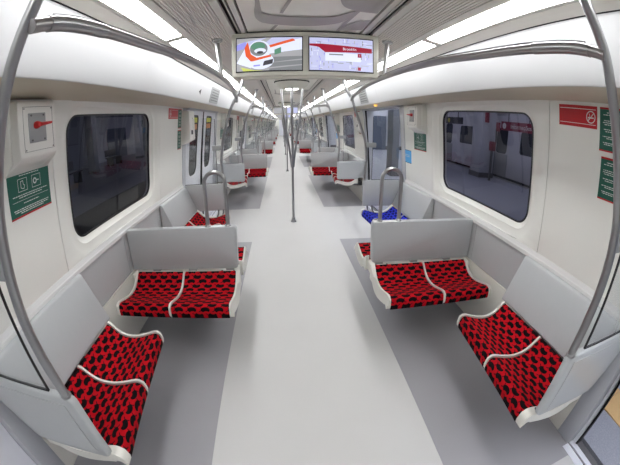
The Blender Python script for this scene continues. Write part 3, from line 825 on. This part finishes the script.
            text_mesh('banner_text', 'i', 0.022, E_wh, dsp, M4)
    return t
screens(YC, 'nearest pair of lit screens hanging from the ceiling, one showing a train, one a map')
for k, b in enumerate((2, 4, 6)):
    screens(YC + b*T, '%s pair of lit screens down the aisle, beyond the nearest pair' % ORD[k + 1], full=False)

# ================================================================== SMALL WALL FIXTURES
def sgn_quad(side, y0, y1, z0, z1, d=0.003, x_off=0.0):
    f = lambda y, z, dd: (side*(wx(z) - dd), y, z)
    return MB().add([f(y0, z0, 0.0), f(y1, z0, 0.0), f(y1, z1, 0.0), f(y0, z1, 0.0), f(y0, z0, d), f(y1, z0, d), f(y1, z1, d), f(y0, z1, d)],
                    [(0, 3, 2, 1), (4, 5, 6, 7), (0, 1, 5, 4), (1, 2, 6, 5), (2, 3, 7, 6), (3, 0, 4, 7)])
def flat(side, pts, d):       # pts in (y,z)
    return MB().add([(side*(wx(z) - d), y, z) for y, z in pts], [tuple(range(len(pts)))])
def stroke(side, pts, w, d, closed=False):
    """poly-line drawn as thin quads"""
    mb = MB(); n = len(pts)
    for i in range(n if closed else n-1):
        a = Vector(pts[i]); c = Vector(pts[(i+1) % n]); e = (c-a)
        if e.length < 1e-6: continue
        e.normalize(); nn = Vector((-e.y, e.x))*w/2; a = a - e*w/2; c = c + e*w/2
        q = [a-nn, c-nn, c+nn, a+nn]
        mb.add([(side*(wx(p.y) - d), p.x, p.y) for p in q], [(0, 1, 2, 3)])
    return mb
def merge(*mbs):
    r = MB()
    for m in mbs: r.add(m.v, m.f)
    return r
def textlines(side, y0, y1, rows, h, d):
    mb = MB(); rnd = random.Random(int((y0+100)*1000))
    for z, wf in rows:
        yy = y0 + (y1-y0)*(1-wf)/2; end = y1 - (y1-y0)*(1-wf)/2
        while yy < end:
            l = 0.006 + rnd.random()*0.014; e = min(yy + l, end)
            q = [(yy, z-h/2), (e, z-h/2), (e, z+h/2), (yy, z+h/2)]
            mb.add([(side*(wx(b_) - d), a_, b_) for a_, b_ in q], [(0, 1, 2, 3)]); yy = e + 0.0035
    return mb
def green_sign(side, y0, y1, z0, z1, label, kind='instr'):
    o = obj('instruction_sign', sgn_quad(side, y0, y1, z0, z1), M_green)
    tag(o, label, 'sign', 'green instruction signs')
    b = 0.007
    obj('sign_border', merge(sgn_quad(side, y0, y1, z0, z0 + b, 0.0036), sgn_quad(side, y0, y1, z1 - b*1.3, z1, 0.0036)), M_red, o, kind='stuff')
    w = y1-y0; h = z1-z0; d = 0.0042
    if kind == 'instr':
        rows = [(z1 - 0.10*h, 0.75), (z1 - 0.145*h, 0.5), (z0 + 0.45*h, 0.9), (z0 + 0.405*h, 0.6), (z0 + 0.27*h, 0.4), (z0 + 0.17*h, 0.92), (z0 + 0.13*h, 0.88), (z0 + 0.09*h, 0.6)]
        obj('sign_text', merge(textlines(side, y0+0.01, y1-0.01, rows, 0.004, d), stroke(side, [(y0+0.02, z0+0.34*h), (y1-0.02, z0+0.34*h)], 0.0015, d)), M_ink, o, kind='stuff')
        ca, cb = y0 + 0.33*w, y0 + 0.66*w; cz = z0 + 0.655*h; q = 0.105*w; hq = 0.13*h
        def box(c): return [(c-q, cz-hq), (c+q, cz-hq), (c+q, cz+hq), (c-q, cz+hq)]
        circ = [(cb - 0.01 + 0.011*math.cos(a), cz + 0.011*math.sin(a)) for a in [2*PI*i/12 for i in range(12)]]
        hand = [(ca-0.012, cz-0.012), (ca-0.012, cz+0.016), (ca+0.004, cz+0.018), (ca+0.006, cz+0.0), (ca+0.014, cz-0.004), (ca+0.008, cz-0.018), (ca-0.004, cz-0.016)]
        obj('pictogram', merge(stroke(side, box(ca), 0.0022, d, True), stroke(side, box(cb), 0.0022, d, True), stroke(side, circ, 0.006, d, True),
                               stroke(side, [(cb, cz), (cb+0.018, cz)], 0.005, d), stroke(side, hand, 0.003, d, True)), M_ink, o)
    else:
        rows = [(z1 - f*h, wf) for f, wf in ((0.12, .5), (0.17, .8), (0.30, .8), (0.345, .85), (0.39, .7), (0.50, .8), (0.545, .6), (0.66, .85), (0.70, .5), (0.80, .8), (0.84, .7))]
        obj('sign_text', textlines(side, y0+0.01, y1-0.01, rows, 0.0038, d), M_ink, o, kind='stuff')
    return o
def red_sign(side, y0, y1, z0, z1, label):
    o = obj('no_smoking_sign', sgn_quad(side, y0, y1, z0, z1), M_red); tag(o, label, 'sign', 'red no-smoking signs')
    w = y1-y0; h = z1-z0; d = 0.0042
    # the pictogram sits at the end nearer the camera
    cy, cz, r = y0 + 0.15*w, (z0+z1)/2, 0.26*h
    ring = [(cy + r*math.cos(a), cz + r*math.sin(a)) for a in [2*PI*i/22 for i in range(22)]]
    cig = stroke(side, [(cy - 0.6*r, cz - 0.12*r), (cy + 0.6*r, cz - 0.12*r)], 0.006, d)
    smoke = stroke(side, [(cy + 0.35*r, cz + 0.1*r), (cy + 0.25*r, cz + 0.35*r), (cy + 0.4*r, cz + 0.55*r)], 0.003, d)
    obj('pictogram', merge(stroke(side, ring, 0.0045, d, True), stroke(side, [(cy - 0.7*r, cz + 0.7*r), (cy + 0.7*r, cz - 0.7*r)], 0.0045, d), cig, smoke), M_ink, o, kind='stuff')
    obj('sign_rules', merge(stroke(side, [(y0+0.03*w, z1 - 0.16*h), (y1-0.01, z1 - 0.16*h)], 0.0028, d), stroke(side, [(y0+0.03*w, z0 + 0.16*h), (y1-0.01, z0 + 0.16*h)], 0.0028, d)), M_ink, o, kind='stuff')
    rows = [(z0 + f*h, .95) for f in (0.35, 0.5, 0.65)]
    obj('sign_text', textlines(side, y0 + 0.36*w, y1 - 0.015, rows, 0.0012, d), M_handle, o, kind='stuff')
    return o
def blue_sign(side, y0, y1, z0, z1, label):
    o = obj('notice_sign', sgn_quad(side, y0, y1, z0, z1), M_blue); tag(o, label, 'sign', 'blue notices')
    d = 0.0042
    obj('sign_border', merge(sgn_quad(side, y0, y1, z0, z0+0.006, 0.0036), sgn_quad(side, y0, y1, z1-0.006, z1, 0.0036)), M_navy, o, kind='stuff')
    obj('sign_text', textlines(side, y0+0.02, y1-0.02, [(z0+0.62*(z1-z0), .7), (z0+0.5*(z1-z0), .8)], 0.006, d), M_ink, o, kind='stuff')
    return o
def alarm_box(side, y0, y1, label):
    t = empty('emergency_handle_box', (side*1.25, (y0+y1)/2, 1.6), label, 'alarm box', 'emergency handle boxes')
    xf = 1.185
    prof = [(1.31, 1.425), (xf + 0.012, 1.474), (xf, 1.486), (xf, 1.710), (xf + 0.012, 1.720), (1.31, 1.720)]
    obj('housing', MB().prism(prof, y0, y1, lambda p, q: (side*p[0], q, p[1])), M_box, t, bevel=0.006)
    prof = [(1.315, 1.415), (1.24, 1.47), (1.235, 1.735), (1.315, 1.735)]
    obj('back_plate', MB().prism(prof, y0 - 0.012, y1 + 0.05, lambda p, q: (side*p[0], q, p[1])), M_wall, t, bevel=0.004)
    w = y1-y0; yc = (y0+y1)/2; zc = 1.612
    mb = MB()
    X = side*(xf - 0.0008)
    a, e, z0, z1 = y0 + 0.03, y1 - 0.022, 1.505, 1.692
    for q in ((a, e, z0, z0+0.0015), (a, e, z1-0.0015, z1), (a, a+0.0015, z0, z1), (e-0.0015, e, z0, z1)):
        mb.box(side*(xf - 0.001), side*(xf + 0.002), q[0], q[1], q[2], q[3])
    obj('cover_seam', mb, M_dsteel, t, kind='stuff')
    ym = (a+e)/2 - 0.01
    obj('handle_plate', MB().box(side*(xf - 0.004), side*(xf + 0.002), ym - 0.058, ym + 0.058, 1.540, 1.664), M_plate, t, bevel=0.001)
    mb = MB()
    for yy in (ym-0.042, ym+0.042):
        for zz in (1.550, 1.654): mb.tube([(side*(xf-0.003), yy, zz), (side*(xf-0.008), yy, zz)], 0.004, 8)
    for yy in (a+0.008, e-0.008):
        for zz in (z0+0.008, z1-0.008): mb.tube([(side*(xf), yy, zz), (side*(xf-0.003), yy, zz)], 0.003, 8)
    obj('screw_heads', mb, M_dsteel, t, kind='stuff')
    obj('handle_knob', MB().tube([(side*(xf-0.003), ym-0.012, 1.612), (side*(xf-0.018), ym-0.012, 1.612), (side*(xf-0.03), ym-0.012, 1.612)], [0.016, 0.016, 0.011], 14), M_handle, t, smooth=True)
    obj('handle_lever', MB().tube([(side*(xf-0.026), ym-0.05*0, 1.612), (side*(xf-0.028), ym+0.075, 1.616)], [0.009, 0.005], 10), M_handle, t, smooth=True)
    return t
def cabinet(side, y0, y1, label):
    t = empty('wall_cabinet', (side*1.25, (y0+y1)/2, 1.5), label, 'cabinet', 'white wall cabinets')
    prof = [(1.32, 1.300), (1.21, 1.352), (1.20, 1.362), (1.20, 1.69), (1.21, 1.70), (1.32, 1.70)]
    obj('body', MB().prism(prof, y0, y1, lambda p, q: (side*p[0], q, p[1])), M_box, t, bevel=0.006)
    obj('latch', MB().box(side*1.196, side*1.203, y1 - 0.16, y1 - 0.10, 1.42, 1.47), M_black, t, bevel=0.002)
    obj('lock', MB().tube([(side*1.203, y1 - 0.10, 1.61), (side*1.196, y1 - 0.10, 1.61)], 0.008, 10), M_plate, t)
    return t
for b in range(0, 4):
    c = YC + b*T; o = ORD[b]
    far = '' if b == 0 else ' of the %s seat bay' % o
    for side in (-1, 1):
        sn = SN[side]
        m = (lambda a, e: (c - a, c - e)) if side < 0 else (lambda a, e: (c + e, c + a))
        # near on the left, far on the right (the car is turned half round)
        if side < 0:
            ab = (c - 1.14, c - 0.885); gs = (c - 1.140, c - 0.835)
        else:
            ab = (c + 0.90, c + 1.16); gs = (c + 0.925, c + 1.24)
        w1 = 'near' if side < 0 else 'far'; w2 = 'far' if side < 0 else 'near'
        alarm_box(side, ab[0], ab[1], 'white emergency box with red handle on the %s wall%s' % (sn, far))
        green_sign(side, gs[0], gs[1], 1.234, 1.445, 'green pictogram sign below the emergency box on the %s wall%s' % (sn, far))
        if side > 0:
            blue_sign(side, c + 1.34, c + 1.59, 1.05, 1.205, 'small bright blue notice on the right wall%s' % far)
            red_sign(side, c - 1.142, c - 0.872, 1.612, 1.722, 'red no-smoking sign on the right wall%s' % (far or ' near the pole'))
            green_sign(side, c - 1.32, c - 1.162, 1.515, 1.722, 'upper green text sign beside the right red sign%s' % far, 'text')
            green_sign(side, c - 1.32, c - 1.180, 1.288, 1.490, 'lower green text sign beside the right red sign%s' % far, 'text')
            if b > 0: cabinet(side, c - 1.60, c - 1.36, 'white cabinet near the right door%s' % far)
        else:
            red_sign(side, c + 1.03, c + 1.33, 1.612, 1.722, 'red no-smoking sign on the left wall before the door%s' % far)
            green_sign(side, c + 1.345, c + 1.46, 1.505, 1.722, 'upper green text sign beside the left wall cabinet%s' % far, 'text')
            green_sign(side, c + 1.345, c + 1.46, 1.268, 1.485, 'lower green text sign beside the left wall cabinet%s' % far, 'text')
            cabinet(side, c + 1.26, c + 1.64, 'white cabinet hanging on the left wall before the door%s' % far) if False else cabinet(side, c + 1.48, c + 1.70, 'white cabinet hanging on the left wall before the door%s' % far)
        # cove grilles, lamps, arrow
        g0, g1 = (c + 1.50, c + 1.95) if side < 0 else (c + 1.96, c + 2.36)
        xc = lambda z: 0.974 - (z - 1.76)*0.255
        g = obj('speaker_grille', MB().add([(side*(xc(z) - d), y, z) for d in (0.0, 0.006) for y, z in ((g0, 1.775), (g1, 1.775), (g1, 1.955), (g0, 1.955))],
                                           [(0, 3, 2, 1), (4, 5, 6, 7), (0, 1, 5, 4), (1, 2, 6, 5), (2, 3, 7, 6), (3, 0, 4, 7)]), M_plate)
        tag(g, 'grey grille plate on the white panel over the %s door%s' % (sn, far or ' nearest beyond the seats'), 'grille', 'grille plates')
        mb = MB()
        for k in range(5):
            z = 1.80 + k*0.03
            mb.add([(side*(xc(q) - 0.0065), y, q) for y, q in ((g0+0.04, z), (g1-0.04, z), (g1-0.04, z+0.012), (g0+0.04, z+0.012))], [(0, 1, 2, 3)])
        obj('grille_slots', mb, M_dsteel, g, kind='stuff')
        l = obj('door_lamp', MB().lathe([(0.022, 1.738), (0.022, 1.728), (0.016, 1.722), (0.008, 1.718)], side*1.01, c + 1.78 if side > 0 else c + 3.2, 14), M_orange if (side > 0 and b == 0) else M_plate)
        tag(l, 'small round %s door lamp under the %s door panel%s' % ('glowing amber' if side > 0 and b == 0 else 'unlit', sn, far), 'lamp', 'door lamps')
    if b == 0:
        xc = lambda z: 0.974 - (z - 1.76)*0.255
        a = obj('arrow_sticker', MB().add([(-(xc(z) - 0.0015), y, z) for y, z in ((c + 0.98, 1.855), (c + 1.06, 1.885), (c + 1.06, 1.825))], [(0, 1, 2)]), M_black)
        tag(a, 'small black arrow sticker on the white left panel', 'sticker')

# ================================================================== OUTSIDE (seen through doors and windows)
pl = obj('platform', MB().box(1.52, 7.2, -6, 40, -0.4, -0.02), M_plat); tag(pl, 'speckled grey station platform outside the open right doors', 'platform')
n = 0
mb = MB()
for k in range(-8, 60):
    y0 = k*0.302 + 0.0
    obj('tactile_tile', MB().box(1.86, 2.15, y0, y0 + 0.298, -0.03, -0.012), M_tact, pl)
# train on the other side of the platform
tr = empty('parked_train', (7.6, 12, 0), 'white parked train across the platform seen through the right window', 'train')
body = obj('body', MB().prism([(7.45, -0.9), (7.42, 0.9), (7.48, 2.2), (7.8, 2.7), (10.0, 2.7), (10.0, -0.9)], -8, 45, lambda p, q: (p[0], q, p[1])), M_train, tr)
obj('underframe', MB().box(7.40, 7.44, -8, 45, -0.02, 0.05), M_black, tr)
for k in range(-2, 11):
    y = k*4.0 + 1.0
    obj('door_panel', MB().box(7.405, 7.44, y - 0.06, y + 1.42, 0.05, 0.84), M_plate, tr)
    for a, e, z0, z1 in ((y, y + 0.62, 0.85, 1.75), (y + 0.74, y + 1.36, 0.85, 1.75)):
        f = lambda z: 7.42 + (max(z, .9) - 0.9)*0.046 - 0.012
        w_ = obj('door_window', MB().add([(f(z), yy, z) for yy, z in [(p[0], p[1]) for p in rrect(a, e, z0, z1, 0.12, 0, 4)]], [tuple(range(20))]), M_twin, tr)
    obj('door_joint', MB().box(7.40, 7.43, y + 0.67, y + 0.69, 0.0, 1.9), M_black, tr)
    w_ = obj('side_window', MB().add([(7.42 + (max(z, .9) - 0.9)*0.046 - 0.012, yy, z) for yy, z in rrect(y + 2.0, y + 3.3, 0.95, 1.7, 0.1, 0, 4)], [tuple(range(20))]), M_twin, tr)
# hanging station signs
def hang_sign(x, y0, y1, z0, z1, m, label, cat='sign'):
    t = empty('hanging_sign', (x, (y0+y1)/2, z1), label, cat)
    obj('board', MB().box(x, x + 0.08, y0, y1, z0, z1), m, t)
    for q in (y0 + 0.2*(y1-y0), y1 - 0.2*(y1-y0)): obj('hanger_rod', MB().tube([(x + 0.04, q, z1), (x + 0.04, q, 3.7)], 0.015, 8), M_dsteel, t)
    return t
t = hang_sign(6.4, 6.55, 8.15, 1.66, 1.93, M_psign, 'dark red hanging station sign outside the right window')
M4 = Matrix.Translation((6.395, 7.2, 1.79)) @ Matrix.Rotation(-PI/2, 4, 'Z') @ Matrix.Rotation(PI/2, 4, 'X')
text_mesh('sign_text', 'Informações', 0.19, M_ink, t, M4)
obj('sign_icon', MB().add([(6.394, 7.98 + 0.09*math.cos(a), 1.795 + 0.09*math.sin(a)) for a in [2*PI*i/20 for i in range(20)]], [tuple(range(20))]), M_ink, t)
M4 = Matrix.Translation((6.39, 7.98, 1.79)) @ Matrix.Rotation(-PI/2, 4, 'Z') @ Matrix.Rotation(PI/2, 4, 'X')
text_mesh('sign_text', 'i', 0.15, M_psign, t, M4)
obj('sign_panel', MB().box(6.38, 6.41, 8.2, 8.38, 1.60, 1.88), M_psign, t)
t = hang_sign(6.4, 10.6, 12.1, 1.72, 1.98, M_pblack, 'black hanging sign with yellow discs outside the right window')
for q in (11.85, 11.55):
    obj('sign_disc', MB().add([(6.395, q + 0.09*math.cos(a), 1.85 + 0.09*math.sin(a)) for a in [2*PI*i/20 for i in range(20)]], [tuple(range(20))]), M_pyel, t)
t = hang_sign(6.4, 8.9, 9.2, 1.85, 2.3, M_psign, 'small red hanging sign high on the platform')
# column and hose cabinet on the platform
for k, y in enumerate((9.35, 21.5)):
    t = empty('platform_column', (6.6, y, 0), '%s grey platform column outside the right side' % ['nearer', 'farther'][k], 'column', 'platform columns')
    obj('shaft', MB().box(6.3, 6.9, y - 0.3, y + 0.3, -0.02, 3.6), M_bwall, t, bevel=0.02)
    obj('base_band', MB().box(6.28, 6.92, y - 0.32, y + 0.32, -0.02, 0.15), M_dsteel, t)
t = empty('fire_point', (6.3, 8.55, 0.9), 'red fire point on the platform seen through the right window', 'fire equipment')
obj('cabinet', MB().box(6.34, 6.5, 8.48, 8.66, 0.95, 1.25), M_psign, t, bevel=0.01)
obj('post', MB().box(6.38, 6.44, 8.54, 8.60, -0.02, 0.95), M_dsteel, t)
# grey column and service door seen through the far right doorway
t = empty('station_pillar', (3.3, 9.4, 0), 'dark grey pillar seen through the second right doorway', 'column')
obj('shaft', MB().box(3.0, 3.22, 8.8, 9.3, -0.02, 3.6), M_bwall2, t, bevel=0.02)
obj('base_band', MB().box(2.98, 3.24, 8.78, 9.32, -0.02, 0.12), M_dsteel, t)
t = empty('service_room', (5.0, 19, 0), 'pale service room with dark door beyond the second right doorway', 'room')
obj('front_wall', MB().box(2.4, 7.2, 18.0, 18.2, -0.019, 3.4), M_bwall, t)
obj('service_door', MB().box(5.0, 5.85, 17.95, 18.02, -0.02, 1.95), M_bdoor, t)
obj('kick_rail', MB().box(2.4, 7.2, 17.96, 18.0, -0.02, 0.2), M_dsteel, t)
# left: track trench, opposite platform, wall with doors
tb = obj('track_bed', MB().box(-4.6, -1.5, -6, 45, -1.3, -1.2), M_trench); tag(tb, 'dark track bed below the left windows', 'track')
pf = obj('opposite_platform', MB().box(-11.93, -4.6, -6, 45, -1.3, -0.02), M_platd); tag(pf, 'dark opposite platform beyond the left windows', 'platform')
ow = empty('station_wall', (-12, 20, 0), 'pale station wall with doors seen through the left windows', 'wall')
obj('wall_face', MB().box(-12.3, -12.0, -6, 45, -0.02, 4.0), M_bwall2, ow)
for y0, y1 in ((9.6, 14.6), (17.5, 24.0), (27.0, 34)):
    obj('pale_wall_panel', MB().box(-12.0, -11.94, y0, y1, -0.02, 2.9), M_bwall, ow)
for y0, y1, m_ in ((11.6, 12.4, M_yel), (19.6, 22.4, M_bdoor), (29.0, 30.5, M_bdoor)):
    obj('station_door', MB().box(-11.94, -11.88, y0, y1, -0.02, 2.1), m_, ow)
for k, y in enumerate((7.8, 13.2, 18.6, 24)):
    t = empty('opposite_column', (-9, y, 0), '%s grey column on the opposite platform' % ORD[k], 'column', 'columns on the opposite platform')
    obj('shaft', MB().box(-9.2, -8.8, y - 0.2, y + 0.2, -0.02, 3.8), M_bwall2 if k % 2 else M_bwall, t, bevel=0.02)
    obj('base_band', MB().box(-9.22, -8.78, y - 0.22, y + 0.22, -0.02, 0.12), M_dsteel, t)
for k, (x, y) in enumerate(((-8.0, 8.6), (-8.2, 10.2), (-9.4, 16.0))):
    t = empty('platform_bench', (x, y, 0), '%s dark bench on the opposite platform' % ORD[k], 'bench', 'dark platform benches')
    obj('seat', MB().box(x - 0.25, x + 0.25, y - 0.6, y + 0.6, 0.40, 0.46), M_pblack, t, bevel=0.01)
    obj('backrest', MB().box(x - 0.27, x - 0.23, y - 0.6, y + 0.6, 0.50, 0.85), M_pblack, t, bevel=0.01)
    for s in (-1, 1): obj('leg', MB().box(x - 0.2, x + 0.2, y + s*0.5 - 0.03, y + s*0.5 + 0.03, -0.02, 0.40), M_pblack, t)
# platform lamps
pc = empty('ceiling_platform', (0, 12, 4), kind='structure')
obj('platform_roof', MB().box(1.7, 7.2, -6, 45, 3.7, 3.8), M_bwall2, pc)
obj('platform_roof', MB().box(-14, -4.6, -6, 45, 3.9, 4.0), M_bwall2, pc)
for x, nm, z in ((2.6, 'right platform, row near the train', 3.45), (5.4, 'right platform, row far from the train', 3.45), (-7.0, 'opposite platform on the left', 3.6)):
    for k in range(5):
        y = -2 + k*8.5
        t = empty('platform_lamp', (x, y, z), '%s long lamp above the %s' % (ORD[k], nm), 'lamp', 'platform lamps')
        obj('tube', MB().box(x - 0.09, x + 0.09, y - 2.6, y + 2.6, z, z + 0.05), M_plamp, t)
        obj('tray', MB().box(x - 0.12, x + 0.12, y - 2.7, y + 2.7, z + 0.05, z + 0.12), M_bwall, t)
        for q in (-2, 2): obj('hanger_rod', MB().tube([(x, y + q, z + 0.12), (x, y + q, z + (0.25 if x > 0 else 0.3))], 0.012, 8), M_dsteel, t)
